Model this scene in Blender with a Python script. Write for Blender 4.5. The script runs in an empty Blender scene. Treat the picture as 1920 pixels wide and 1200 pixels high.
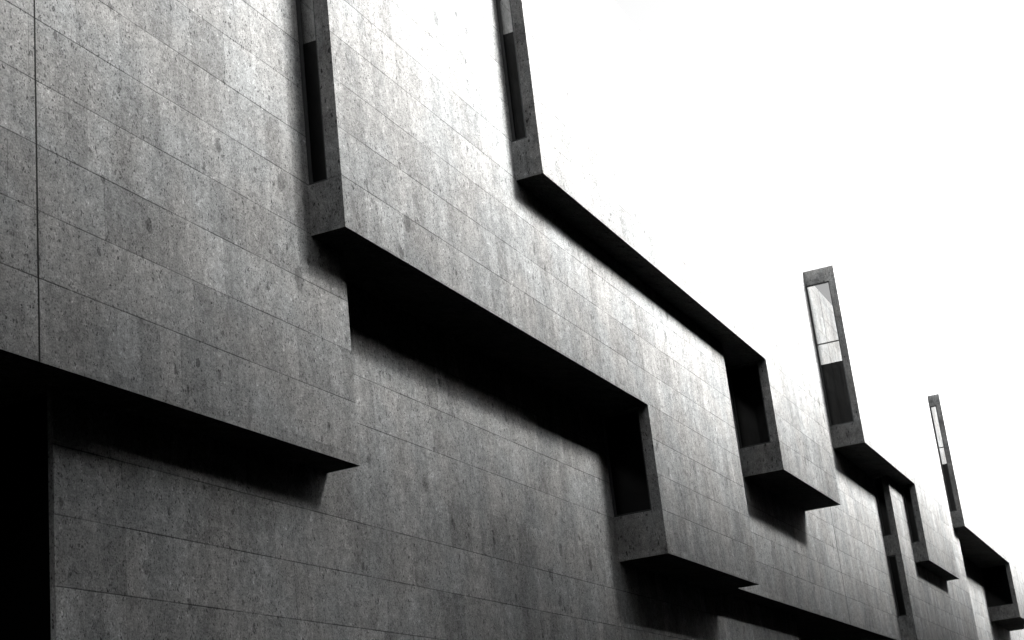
import bpy, bmesh, math, random
from mathutils import Matrix, Vector
random.seed(7)
sc = bpy.context.scene
C = sc.collection
EYE = 1.65                                   # the camera stands 1.65 m above the pavement

H_LEFT, H_MID, H_LOW, H_RIGHT, X_END = 23.5, 18.1, 16.75, 17.5, 120.0  # roof heights of the unseen blocks opposite, set for their shade on the facade

# ------------------------------------------------------------------ helpers
def new_bm(): return bmesh.new()

def add_box(bm, x0, x1, y0, y1, z0, z1):
    """axis aligned box; heights are given relative to the eye level"""
    z0 += EYE; z1 += EYE
    v = [bm.verts.new(p) for p in ((x0,y0,z0),(x1,y0,z0),(x1,y1,z0),(x0,y1,z0),
                                   (x0,y0,z1),(x1,y0,z1),(x1,y1,z1),(x0,y1,z1))]
    for f in ((3,2,1,0),(4,5,6,7),(0,1,5,4),(1,2,6,5),(2,3,7,6),(3,0,4,7)):
        bm.faces.new([v[i] for i in f])

def obj(name, bm, mat, parent=None):
    me = bpy.data.meshes.new(name)
    bm.to_mesh(me); bm.free()
    me.materials.append(mat)
    o = bpy.data.objects.new(name, me)
    C.objects.link(o)
    if parent: o.parent = parent
    return o

def boxes(name, mat, parent, *bs):
    bm = new_bm()
    for b in bs: add_box(bm, *b)
    return obj(name, bm, mat, parent)

def empty(name, label, cat):
    o = bpy.data.objects.new(name, None); C.objects.link(o)
    o.empty_display_size = .5
    o['label'] = label; o['category'] = cat
    return o

# ------------------------------------------------------------------ materials
class NT:
    def __init__(s, name):
        s.m = bpy.data.materials.new(name); s.m.use_nodes = True
        s.t = s.m.node_tree; s.n = s.t.nodes; s.l = s.t.links
        s.bsdf = s.n['Principled BSDF']
    def node(s, typ, **kw):
        n = s.n.new(typ)
        for k, v in kw.items(): setattr(n, k, v)
        return n
    def put(s, sock, v):
        if hasattr(v, 'is_output') or isinstance(v, bpy.types.NodeSocket): s.l.new(v, sock)
        else: sock.default_value = v
    def math(s, op, a, b=0.0, c=0.0, clamp=False):
        n = s.node('ShaderNodeMath', operation=op); n.use_clamp = clamp
        s.put(n.inputs[0], a); s.put(n.inputs[1], b); s.put(n.inputs[2], c)
        return n.outputs[0]
    def vec(s, x=0.0, y=0.0, z=0.0):
        n = s.node('ShaderNodeCombineXYZ')
        s.put(n.inputs[0], x); s.put(n.inputs[1], y); s.put(n.inputs[2], z)
        return n.outputs[0]
    def noise(s, v, scale, detail=3, rough=.5, dist=0.0):
        n = s.node('ShaderNodeTexNoise')
        s.put(n.inputs['Vector'], v); n.inputs['Scale'].default_value = scale
        n.inputs['Detail'].default_value = detail; n.inputs['Roughness'].default_value = rough
        n.inputs['Distortion'].default_value = dist
        return n.outputs[0]
    def white(s, v):
        n = s.node('ShaderNodeTexWhiteNoise', noise_dimensions='3D'); s.put(n.inputs['Vector'], v)
        return n.outputs['Value']
    def voro(s, v, scale):
        n = s.node('ShaderNodeTexVoronoi'); s.put(n.inputs['Vector'], v); n.inputs['Scale'].default_value = scale
        sep = s.node('ShaderNodeSeparateColor'); s.l.new(n.outputs['Color'], sep.inputs[0])
        return n.outputs['Distance'], sep.outputs[0], sep.outputs[1]
    def ramp(s, v, a, b, c=0.0, d=1.0, smooth=True):
        n = s.node('ShaderNodeMapRange'); n.interpolation_type = 'SMOOTHSTEP' if smooth else 'LINEAR'
        s.put(n.inputs[0], v)
        for i, q in enumerate((a, b, c, d)): s.put(n.inputs[i+1], q)
        return n.outputs[0]

def stone_material(name, base, jointed=True, tint=(1,.992,.975)):
    s = NT(name)
    geo = s.node('ShaderNodeNewGeometry')
    sep = s.node('ShaderNodeSeparateXYZ'); s.l.new(geo.outputs['Position'], sep.inputs[0])
    X, Y, Z = sep.outputs
    h = s.math('ADD', X, Y)                       # runs along front faces and along the returns
    z = s.math('SUBTRACT', Z, EYE)
    P = s.vec(h, z, s.math('MULTIPLY', Y, 1.7))   # pattern space in metres
    # courses of panels
    r_f = s.math('DIVIDE', s.math('SUBTRACT', z, .6), .75)
    row = s.math('FLOOR', r_f)
    off = s.white(s.vec(row, 3.3, 0))
    c_f = s.math('ADD', s.math('DIVIDE', h, .39), s.math('MULTIPLY', off, 7.0))
    col = s.math('FLOOR', c_f)
    tone = s.white(s.vec(col, row, 1.0))
    tone2 = s.white(s.vec(s.math('FLOOR', s.math('DIVIDE', c_f, 3.0)), row, 5.0))
    vis = s.white(s.vec(s.math('FLOOR', s.math('ADD', c_f, .5)), row, 9.0))
    dr = s.math('MULTIPLY', s.math('ABSOLUTE', s.math('SUBTRACT', r_f, s.math('ROUND', r_f))), .75)
    dc = s.math('MULTIPLY', s.math('ABSOLUTE', s.math('SUBTRACT', c_f, s.math('ROUND', c_f))), .39)
    # the lowest course is a tall one: no joint at +5.1
    keep = s.math('GREATER_THAN', s.math('ABSOLUTE', s.math('SUBTRACT', z, 5.1)), .05)
    wob = s.noise(P, 9.0, 2)
    nsep = s.node('ShaderNodeSeparateXYZ'); s.l.new(geo.outputs['True Normal'], nsep.inputs[0])
    front = s.math('ADD', .3, s.math('MULTIPLY', s.math('ABSOLUTE', nsep.outputs[1]), .7))
    lineh = s.math('MULTIPLY', s.math('MULTIPLY', s.ramp(dr, .004, .011, 1, 0), keep), front)
    lineh = s.math('MULTIPLY', lineh, s.ramp(s.noise(P, 1.3, 2), .3, .65, .5, 1.0))
    linev = s.math('MULTIPLY', s.ramp(dc, .002, .009, 1, 0), s.ramp(vis, .35, .9, 0.0, .55))
    linev = s.math('MULTIPLY', linev, s.ramp(s.noise(P, 2.1, 2), .35, .65, .2, 1.0))
    # big clouds, vertical stains that change from course to course
    cloud = s.noise(P, .55, 4, .6)
    Pst = s.vec(s.math('MULTIPLY', h, 4.2), s.math('MULTIPLY', z, .55), s.math('MULTIPLY', row, 3.7))
    streak = s.noise(Pst, 1.0, 5, .62)
    Pst2 = s.vec(s.math('MULTIPLY', h, 1.4), s.math('MULTIPLY', z, .16), 4.0)
    streak2 = s.noise(Pst2, 1.0, 4, .6)
    mott = s.noise(s.vec(h, s.math('MULTIPLY', z, .85), Y), 4.2, 6, .74, .3)
    patch = s.noise(s.vec(h, s.math('MULTIPLY', z, .8), s.math('ADD', Y, 7.0)), 10.0, 3, .6, .2)
    grain = s.noise(P, 42.0, 4, .7)
    grain2 = s.noise(P, 16.0, 3, .7, .3)
    val = s.math('MULTIPLY', s.ramp(cloud, .25, .75, .86, 1.12, False), s.ramp(streak, .22, .78, .83, 1.17, False))
    val = s.math('MULTIPLY', val, s.ramp(streak2, .25, .75, .90, 1.09, False))
    val = s.math('MULTIPLY', val, s.ramp(mott, .25, .75, .70, 1.28, False))
    val = s.math('MULTIPLY', val, s.ramp(patch, .40, .62, .90, 1.09))
    val = s.math('MULTIPLY', val, s.ramp(grain, .22, .78, .36, 1.64, False))
    val = s.math('MULTIPLY', val, s.ramp(grain2, .22, .78, .70, 1.30, False))
    if jointed:
        val = s.math('MULTIPLY', val, s.ramp(tone, 0, 1, .85, 1.13, False))
        val = s.math('MULTIPLY', val, s.ramp(tone2, 0, 1, .91, 1.09, False))
    # pebbles of the conglomerate: dark, of several sizes, a little taller than wide
    warp = s.node('ShaderNodeTexNoise'); s.put(warp.inputs['Vector'], P); warp.inputs['Scale'].default_value = 11.0
    wsub = s.node('ShaderNodeVectorMath', operation='SUBTRACT'); s.l.new(warp.outputs['Color'], wsub.inputs[0]); wsub.inputs[1].default_value = (.5,.5,.5)
    wsc = s.node('ShaderNodeVectorMath', operation='SCALE'); s.l.new(wsub.outputs[0], wsc.inputs[0]); wsc.inputs['Scale'].default_value = .10
    Pv = s.vec(h, s.math('MULTIPLY', z, .62), s.math('MULTIPLY', Y, 1.3))
    wadd = s.node('ShaderNodeVectorMath', operation='ADD'); s.l.new(Pv, wadd.inputs[0]); s.l.new(wsc.outputs[0], wadd.inputs[1])
    Pw = wadd.outputs[0]
    dens = s.noise(P, .42, 3, .6)
    def pebble(scale, thr, size, dark, soft=.5):
        d, a, b = s.voro(Pw, scale)
        lim = s.math('SUBTRACT', thr, s.math('MULTIPLY', s.math('SUBTRACT', dens, .5), .9))
        on = s.ramp(s.math('SUBTRACT', a, lim), 0, .02, 0, 1)
        rad = s.math('MULTIPLY', s.math('ADD', b, .35), size)
        mask = s.math('MULTIPLY', on, s.ramp(d, s.math('MULTIPLY', rad, soft), rad, 1, 0))
        return s.math('SUBTRACT', 1.0, s.math('MULTIPLY', mask, s.math('MULTIPLY', s.math('ADD', s.math('MULTIPLY', a, .6), .4), dark)))
    pb1 = pebble(3.3, .955, .30, .42, .8)
    pb2 = pebble(9.0, .86, .31, .62, .65)
    pb3 = pebble(24.0, .68, .34, .75)
    pb4 = pebble(46.0, .52, .44, .75)
    # faces cut across the bed of the stone (the returns) are full of dark pits
    side = s.math('ABSOLUTE', nsep.outputs[0])
    pit = s.math('SUBTRACT', 1.0, s.math('MULTIPLY', side, s.math('SUBTRACT', 1.0, pebble(13.0, .66, .34, .85, .6))))
    sideclo = s.math('SUBTRACT', 1.0, s.math('MULTIPLY', side, s.ramp(s.noise(P, 1.9, 4, .6), .45, .7, 0, .35)))
    for p in (pb1, pb2, pb3, pb4, pit, sideclo): val = s.math('MULTIPLY', val, p)
    val = s.math('MULTIPLY', val, s.math('ADD', 1.0, s.math('MULTIPLY', side, .05)))
    # pale chips
    d, a, b = s.voro(Pw, 19.0)
    chip = s.math('MULTIPLY', s.math('GREATER_THAN', a, .82), s.ramp(d, .10, .30, 1, 0))
    val = s.math('MULTIPLY', val, s.math('ADD', 1.0, s.math('MULTIPLY', chip, .60)))
    d, a, b = s.voro(Pw, 9.0)
    blot = s.math('MULTIPLY', s.ramp(a, .78, .9, 0, 1), s.ramp(d, .05, .36, 1, 0))
    val = s.math('MULTIPLY', val, s.math('ADD', 1.0, s.math('MULTIPLY', blot, .48)))
    if jointed:
        lines = s.math('MAXIMUM', lineh, linev)
        val = s.math('MULTIPLY', val, s.math('SUBTRACT', 1.0, s.math('MULTIPLY', lines, .72)))
    val = s.math('MULTIPLY', val, base)
    # neutral stone with faint warm and cool patches
    hue = s.noise(P, .9, 3)
    mix = s.node('ShaderNodeMix', data_type='RGBA'); s.l.new(s.ramp(hue, .35, .65), mix.inputs[0])
    mix.inputs[6].default_value = (.972, .995, 1.0, 1); mix.inputs[7].default_value = (*tint, 1)
    sc_ = s.node('ShaderNodeVectorMath', operation='SCALE'); s.l.new(mix.outputs[2], sc_.inputs[0]); s.l.new(val, sc_.inputs['Scale'])
    s.l.new(sc_.outputs[0], s.bsdf.inputs['Base Color'])
    s.bsdf.inputs['Roughness'].default_value = .88
    s.bsdf.inputs['Specular IOR Level'].default_value = .25
    hgt = s.math('ADD', s.math('MULTIPLY', grain, .35), s.math('MULTIPLY', pb3, .6))
    if jointed: hgt = s.math('SUBTRACT', hgt, s.math('MULTIPLY', lines, .8))
    bump = s.node('ShaderNodeBump'); bump.inputs['Strength'].default_value = .35; bump.inputs['Distance'].default_value = .012
    s.l.new(hgt, bump.inputs['Height']); s.l.new(bump.outputs[0], s.bsdf.inputs['Normal'])
    return s.m

def plain_material(name, col, rough=.6, spec=.5, ior=1.5, metal=0.0, nscale=0, namp=.2):
    s = NT(name)
    s.bsdf.inputs['Roughness'].default_value = rough
    s.bsdf.inputs['Specular IOR Level'].default_value = spec
    s.bsdf.inputs['IOR'].default_value = ior
    s.bsdf.inputs['Metallic'].default_value = metal
    if nscale:
        tc = s.node('ShaderNodeNewGeometry')
        n = s.noise(tc.outputs['Position'], nscale, 5, .65)
        v = s.ramp(n, .2, .8, 1-namp, 1+namp, False)
        sc_ = s.node('ShaderNodeVectorMath', operation='SCALE'); sc_.inputs[0].default_value = col; s.l.new(v, sc_.inputs['Scale'])
        s.l.new(sc_.outputs[0], s.bsdf.inputs['Base Color'])
    else:
        s.bsdf.inputs['Base Color'].default_value = (*col, 1)
    return s.m

STONE  = stone_material('conglomerate_stone', .44)
SOFFIT = stone_material('conglomerate_soffit', .40, jointed=False)
FRAME  = plain_material('dark_bronze_frame', (.03,.032,.034), .45, .5, nscale=6)
GLASS_DARK  = plain_material('dark_glass', (.004,.0045,.005), .03, .09, 1.5, nscale=3)
GLASS_TINT = plain_material('tinted_glass', (.012,.014,.015), .02, .5, 1.95, nscale=3)
GLASS_CLEAR = plain_material('coated_glass', (.035,.042,.044), .02, .5, 3.8, nscale=3)
SEAL   = plain_material('joint_sealant', (.03,.03,.03), .8, .2, nscale=8)
ROAD   = plain_material('asphalt', (.045,.045,.047), .9, .3, nscale=5)
PAVE   = plain_material('granite_paving', (.075,.073,.07), .85, .3, nscale=4)
KERB   = plain_material('granite_kerb', (.12,.12,.115), .8, .3, nscale=6)
RENDER = plain_material('aged_render', (.16,.15,.135), .9, .2, nscale=.7)
ROOFM  = plain_material('roof_felt', (.06,.06,.06), .9, .2, nscale=1)

# ------------------------------------------------------------------ the stone building
# four wall planes (distance in front of the eye, y) and the storey levels (z above the eye)
Q, W0, P1, P2, P3 = 11.9, 10.52, 10.0, 9.4545, 8.9211
ZA, ZB, ZC, ZR = 4.95, 8.074, 11.069, 17.45
BACK = 24.0
S = .04           # soffit slab thickness
GR = -EYE         # ground level

bld = empty('stone_building', 'long grey stone building with stepped overhanging volumes and dark slit windows under a white sky', 'building')
bld.location = (0, 0, 0)

def volume(bs, soffits, label=None, name='stone_volume'):
    """bs: boxes of one cantilevered volume; soffits: boxes (x0,x1,y0,y1,z) of its underside"""
    o = boxes(name, STONE, bld, *bs)
    if label: o['label'] = label
    for (x0, x1, y0, y1, z) in soffits:
        boxes('soffit', SOFFIT, o, (x0, x1, y0, y1, z, z+S))
    return o

JW = .225         # stone jamb left standing in front of a slit window
RC = .30          # depth of the window niche
GL = .055         # set-back of the glass
def bay(x, yf, yb, segs, zbot, ztop, JW=JW):
    """boxes of the left end (return) of a volume with slit windows: returns stone boxes;
       segs = [(z0, z1)] openings from the jamb back to the wall plane"""
    out = [(x, x+RC, yf, yf+JW, zbot, ztop)]
    prev = zbot
    for (a, b) in segs:
        if a-prev > 1e-4: out.append((x, x+RC, yf+JW, yb, prev, a))
        prev = b
    if ztop-prev > 1e-4: out.append((x, x+RC, yf+JW, yb, prev, ztop))
    return out

def window(x, yf, yb, z0, z1, panes, transoms=(), label=None, JW=JW):
    """slit window in the return: frame > panes; panes = [(z0,z1,material)]"""
    e = .002
    y0, y1 = yf+JW+e, yb-e
    ft = .035
    fb = [(x+GL-.015, x+GL+.03, y0, y0+ft, z0+e, z1-e), (x+GL-.015, x+GL+.03, y1-.06, y1, z0+e, z1-e),
          (x+GL-.015, x+GL+.03, y0+ft, y1-.06, z0+e, z0+e+.04), (x+GL-.015, x+GL+.03, y0+ft, y1-.06, z1-e-.04, z1-e)]
    w = boxes('window', FRAME, bld, *fb)
    if label: w['label'] = label
    for t in transoms:
        boxes('transom', FRAME, w, (x+GL-.012, x+GL+.02, y0+ft+e, y1-.06-e, t-.022, t+.022))
    for (a, b, m) in panes:
        boxes('glass_pane', m, w, (x+GL, x+GL+.02, y0+ft+.001, y1-.061, max(a, z0+.045), min(b, z1-.045)))
    return w

D, G, T = GLASS_DARK, GLASS_CLEAR, GLASS_TINT

# --- recessed walls at street level (plane W0) and the recess behind them (plane Q)
def street_wall(x0, x1, top):
    bs = [(x0+RC, x1, W0, BACK, GR, top)]
    bs += bay(x0, W0, Q, [(GR+.4, ZA)], GR, top, .07)
    o = volume(bs, [], name='street_wall')
    window(x0, W0, Q, GR+.4, ZA, [(GR+.4, 1.93, D), (1.93, ZA, D)], [1.93], None, .07)
    return o
boxes('recessed_wall', STONE, bld, (-30, 12.8145, Q, BACK, GR, ZB))
street_wall(12.8145, 44.9, ZR-.1)
boxes('recessed_wall', STONE, bld, (44.9, 75.95, Q, BACK, GR, ZB))
street_wall(75.95, 150.0, ZR-.1)

# --- plane P1: the long left volume, and its twin further along
U1R = 18.5622
v1 = volume([(-30, U1R, P1, W0, ZA+S, ZR), (-30, 12.8145, W0, BACK, ZA+S, ZR)], [(-30, U1R, P1, W0, ZA), (-30, 12.8145, W0, Q, ZA)],
            'broad grey volume at the left with a vertical seam')
boxes('expansion_joint', SEAL, v1, (11.985, 12.008, P1-.003, P1+.01, ZA, ZR))
UW1, UW2 = 30.75, 58.7681
v1b = volume([(UW1, UW2, P1, W0, ZA+S, ZR), (44.9, UW2, W0, BACK, ZA+S, ZR)], [(UW1, UW2, P1, W0, ZA), (44.9, UW2, W0, Q, ZA)])
boxes('expansion_joint', SEAL, v1b, (49.935, 49.97, P1-.003, P1+.01, ZA, ZR))

# --- plane P2: the middle volume with its dropped right end
U2L, U2S, U2R = 17.6614, 30.2693, 37.1866
upper2 = [(ZB+.757, 17.0)]
bs  = [(U2L+RC, U2R, P2, P1, ZB+S, ZR), (U1R+.01, UW1, P1, W0, ZB+S, ZR)]
bs += bay(U2L, P2, P1, upper2, ZB+S, ZR)
bs += [(U2S+RC, U2R, P2, P1, ZA+S, ZB+S), (U2S+RC, UW1, P1, W0, ZA+S, ZB+S)]
bs += bay(U2S, P2, W0, [(ZA+.92, ZB-.03)], ZA+S, ZB+S)
v2 = volume(bs, [(U2L, U2S, P2, P1, ZB), (U1R+.01, U2S, P1, W0, ZB), (U2S, U2R, P2, P1, ZA), (U2S, UW1, P1, W0, ZA)],
            'pale middle volume that drops a storey at its right end')
window(U2L, P2, P1, *upper2[0], [(8.8, 11.06, D), (11.06, 14.05, T), (14.05, 17, T)], [11.8, 14.8])
window(U2S, P2, W0, ZA+.92, ZB-.03, [(5.8, 8.1, D)])

# --- plane P2 further along
UW2R = 75.9083
bs  = [(UW2+RC, UW2R, P2, W0, ZA+S, ZR), (UW2, UW2R, W0, BACK, ZA+S, ZR)]
bs += bay(UW2, P2, P1, [(5.86, 8.10), (8.83, ZC-.02)], ZA+S, ZR)
bs += [(UW2, UW2+RC, P1, W0, ZA+S, ZR)]
v2b = volume(bs, [(UW2, UW2R, P2, W0, ZA), (UW2, UW2R, W0, Q, ZA)])
window(UW2, P2, P1, 5.86, 8.10, [(5.8, 8.2, D)])
window(UW2, P2, P1, 8.83, ZC-.02, [(8.8, 11.1, D)])

# --- plane P3: the three upper volumes, each with a dropped right end
def upper_volume(xl, xs, xr, yb_left, yb_step, soff, panes, transoms, label, extra=()):
    bs  = [(xl+RC, xr, P3, P2, ZC+S, ZR)] + list(extra)
    if yb_left > P2+.01: bs.append((xl+RC, xr, P2, yb_left, ZC+S, ZR))
    op = (ZC+.757, 16.93)
    bs += bay(xl, P3, yb_left, [op], ZC+S, ZR)
    bs += [(xs+RC, xr, P3, yb_step, ZB+S, ZC+S)]
    bs += bay(xs, P3, yb_step, [(ZB+.757, ZC-.03)], ZB+S, ZC+S)
    o = volume(bs, soff + [(xs, xr, P3, yb_step, ZB)], label)
    window(xl, P3, yb_left, *op, panes, transoms)
    window(xs, P3, yb_step, ZB+.757, ZC-.03, [(8.8, 11.1, D)])
    return o
U3L, U3S, U3R = 24.2681, 39.4696, 46.1744
upper_volume(U3L, U3S, U3R, P2, P1, [(U3L, U3S, P3, P2, ZC), (U2R, U3S, P2, P1, ZC)],
             [(11.8, 14.03, D), (14.03, 14.78, T), (14.78, 17, T)], [14.78], 'bright upper volume in the middle, almost lost against the white sky',
             extra=[(U2R, U3R, P2, P1, ZC+S, ZR)])
U4L, U4S, U4R = 52.2129, 61.6281, 69.2217
upper_volume(U4L, U4S, U4R, P1, P2, [(U4L, U4S, P3, P2, ZC), (U4L, UW2, P2, P1, ZC)],
             [(11.8, 14.03, D), (14.03, 14.76, G), (14.76, 17, G)], [14.76], None)
U5L, U5S = 74.7064, 91.1291
upper_volume(U5L, U5S, 99.5, P2, W0, [(U5L, U5S, P3, P2, ZC), (UW2R, U5S, P2, W0, ZC)],
             [(11.8, 14.1, D), (14.1, 14.9, G), (14.9, 17, G)], [14.9], None,
             extra=[(UW2R, 99.5, P2, W0, ZC+S, ZR)])
# roof deck behind the parapets
boxes('roof_deck', ROOFM, bld, (-30, 150, W0+.3, BACK, ZR-.08, ZR-.04))

# ------------------------------------------------------------------ ground
def struct(name, mat, *bs):
    o = boxes(name, mat, None, *bs); o['kind'] = 'structure'; return o
struct('ground', ROAD, (-400, 700, -400, 700, GR-.6, GR-.17))
struct('road', ROAD, (-200, 400, 1.3, 6.2, GR-.16, GR-.12))
struct('pavement', PAVE, (-200, 400, 6.5, W0+2, GR-.3, GR+.0))
struct('pavement', PAVE, (-200, 400, -7.0, 1.0, GR-.3, GR+.0))
struct('kerb', KERB, (-200, 400, 6.2, 6.498, GR-.3, GR+.004))
struct('kerb', KERB, (-200, 400, 1.002, 1.3, GR-.3, GR+.004))

# ------------------------------------------------------------------ unseen houses across the street, their heights and breaks shaped to shade the walls
def opposite(label, OX0, OX1, OYF, OYB, OH, mat, ncol):
    opp = empty('unseen_shading_block', label, 'building')
    nrow = int((OH-2.5)//3.4)
    rows = [(GR+1.0+i*3.4, GR+3.0+i*3.4) for i in range(nrow+1)]
    pitch = (OX1-OX0)/ncol
    t = .35
    bm = new_bm()
    zs = [GR]+[v for r in rows for v in r]+[OH]
    for i in range(0, len(zs), 2):
        add_box(bm, OX0, OX1, OYF-t, OYF, zs[i], zs[i+1])
    for (a, b) in rows:                       # piers, with real openings between them
        for c in range(ncol+1):
            x = OX0+c*pitch
            add_box(bm, max(OX0, x-pitch*.32), min(OX1, x+pitch*.32), OYF-t, OYF, a, b)
    add_box(bm, OX0, OX1, OYB, OYF-t, GR, OH)
    obj('wall', bm, mat, opp)
    boxes('cornice', KERB, opp, (OX0, OX1, OYB, OYF+.5, OH, OH+.35))
    boxes('roof', ROOFM, opp, (OX0, OX1, OYB, OYF, OH+.35, OH+.6))
    src = None
    for (a, b) in rows:
        for c in range(ncol):
            x = OX0+(c+.5)*pitch
            if src is None:
                bm = new_bm(); hw = pitch*.18; z0 = -EYE; z1 = b-a-EYE
                add_box(bm, -hw, -hw+.06, -.1, -.04, z0, z1); add_box(bm, hw-.06, hw, -.1, -.04, z0, z1)
                add_box(bm, -hw+.06, hw-.06, -.1, -.04, z0, z0+.06); add_box(bm, -hw+.06, hw-.06, -.1, -.04, z1-.06, z1)
                add_box(bm, -.03, .03, -.1, -.04, z0+.06, z1-.06)
                src = obj('window', bm, FRAME, opp)
                bm = new_bm(); add_box(bm, -hw+.061, hw-.061, -.09, -.07, z0+.061, z1-.061)
                pane = obj('pane', bm, GLASS_DARK, src); o = src
            else:
                o = src.copy(); C.objects.link(o); o.parent = opp
                p = pane.copy(); C.objects.link(p); p.parent = o
            o.location = (x, OYF-.2, a+EYE)
opposite('tall dull unseen block across the street, shaped to shade the left walls', -76.0, 27.5, -6.0, -20.0, H_LEFT, RENDER, 14)
opposite('narrow unseen block beside the tall one across the street, shaped to shade the walls', 27.55, 33.5, -1.5, -17.0, H_MID, RENDER, 2)
opposite('lowest unseen block across the street, kept low to let more light through', 33.55, 45.5, -1.5, -17.0, H_LOW, RENDER, 4)
opposite('last unseen block across the street near its far end, shaped to shade the walls', 45.55, X_END, -1.5, -17.0, H_RIGHT, RENDER, 12)

# ------------------------------------------------------------------ camera (solved from the vanishing points)
f_px = 2928.2065
R = Vector((0.40562815159847765, -0.9077020571298371, -0.10743732178840017))
Uv = Vector((-0.2416688597823649, -0.21986194825475966, 0.945122682999997))
Fv = Vector((0.8815111824828396, 0.35740411188440907, 0.3085455168460931))
cam = bpy.data.cameras.new('camera'); co = bpy.data.objects.new('camera', cam); C.objects.link(co)
cam.sensor_width = 36; cam.sensor_fit = 'HORIZONTAL'; cam.lens = f_px/1920*36
cam.clip_end = 3000; cam.clip_start = .05
M = Matrix((R, Uv, -Fv)).transposed().to_4x4(); M.translation = (0, 0, EYE)
co.matrix_world = M
sc.camera = co

# ------------------------------------------------------------------ light: overcast glare, brightest high on the right
SUN_EL, SUN_AZ, SUN_ANG, SUN_STR, SKY_STR, EXPO = 32.0, 22.0, 32.0, 1.5, .041, 3.6
el, az = math.radians(SUN_EL), math.radians(SUN_AZ)
sd = Vector((math.sin(az)*math.cos(el), -math.cos(az)*math.cos(el), math.sin(el)))   # towards the sun
sun = bpy.data.lights.new('sun', 'SUN'); so = bpy.data.objects.new('sun', sun); C.objects.link(so)
sun.energy = SUN_STR; sun.angle = math.radians(SUN_ANG); sun.color = (1, .99, .97)
so.rotation_euler = sd.to_track_quat('Z', 'Y').to_euler()
w = bpy.data.worlds.new('World'); sc.world = w; w.use_nodes = True
nt = w.node_tree
bg = nt.nodes['Background']
sky = nt.nodes.new('ShaderNodeTexSky'); sky.sky_type = 'NISHITA'; sky.sun_disc = False
sky.sun_elevation = el
sky.sun_rotation = math.atan2(sd.x, sd.y)
sky.air_density = 1.0; sky.dust_density = 2.0; sky.ozone_density = .5
bw = nt.nodes.new('ShaderNodeRGBToBW')
nt.links.new(sky.outputs[0], bw.inputs[0]); nt.links.new(bw.outputs[0], bg.inputs['Color'])
bg.inputs['Strength'].default_value = SKY_STR

sc.cycles.max_bounces = 6; sc.cycles.diffuse_bounces = 0; sc.cycles.glossy_bounces = 3
sc.view_settings.view_transform = 'Standard'; sc.view_settings.look = 'None'
sc.view_settings.exposure = EXPO; sc.view_settings.gamma = 1.0
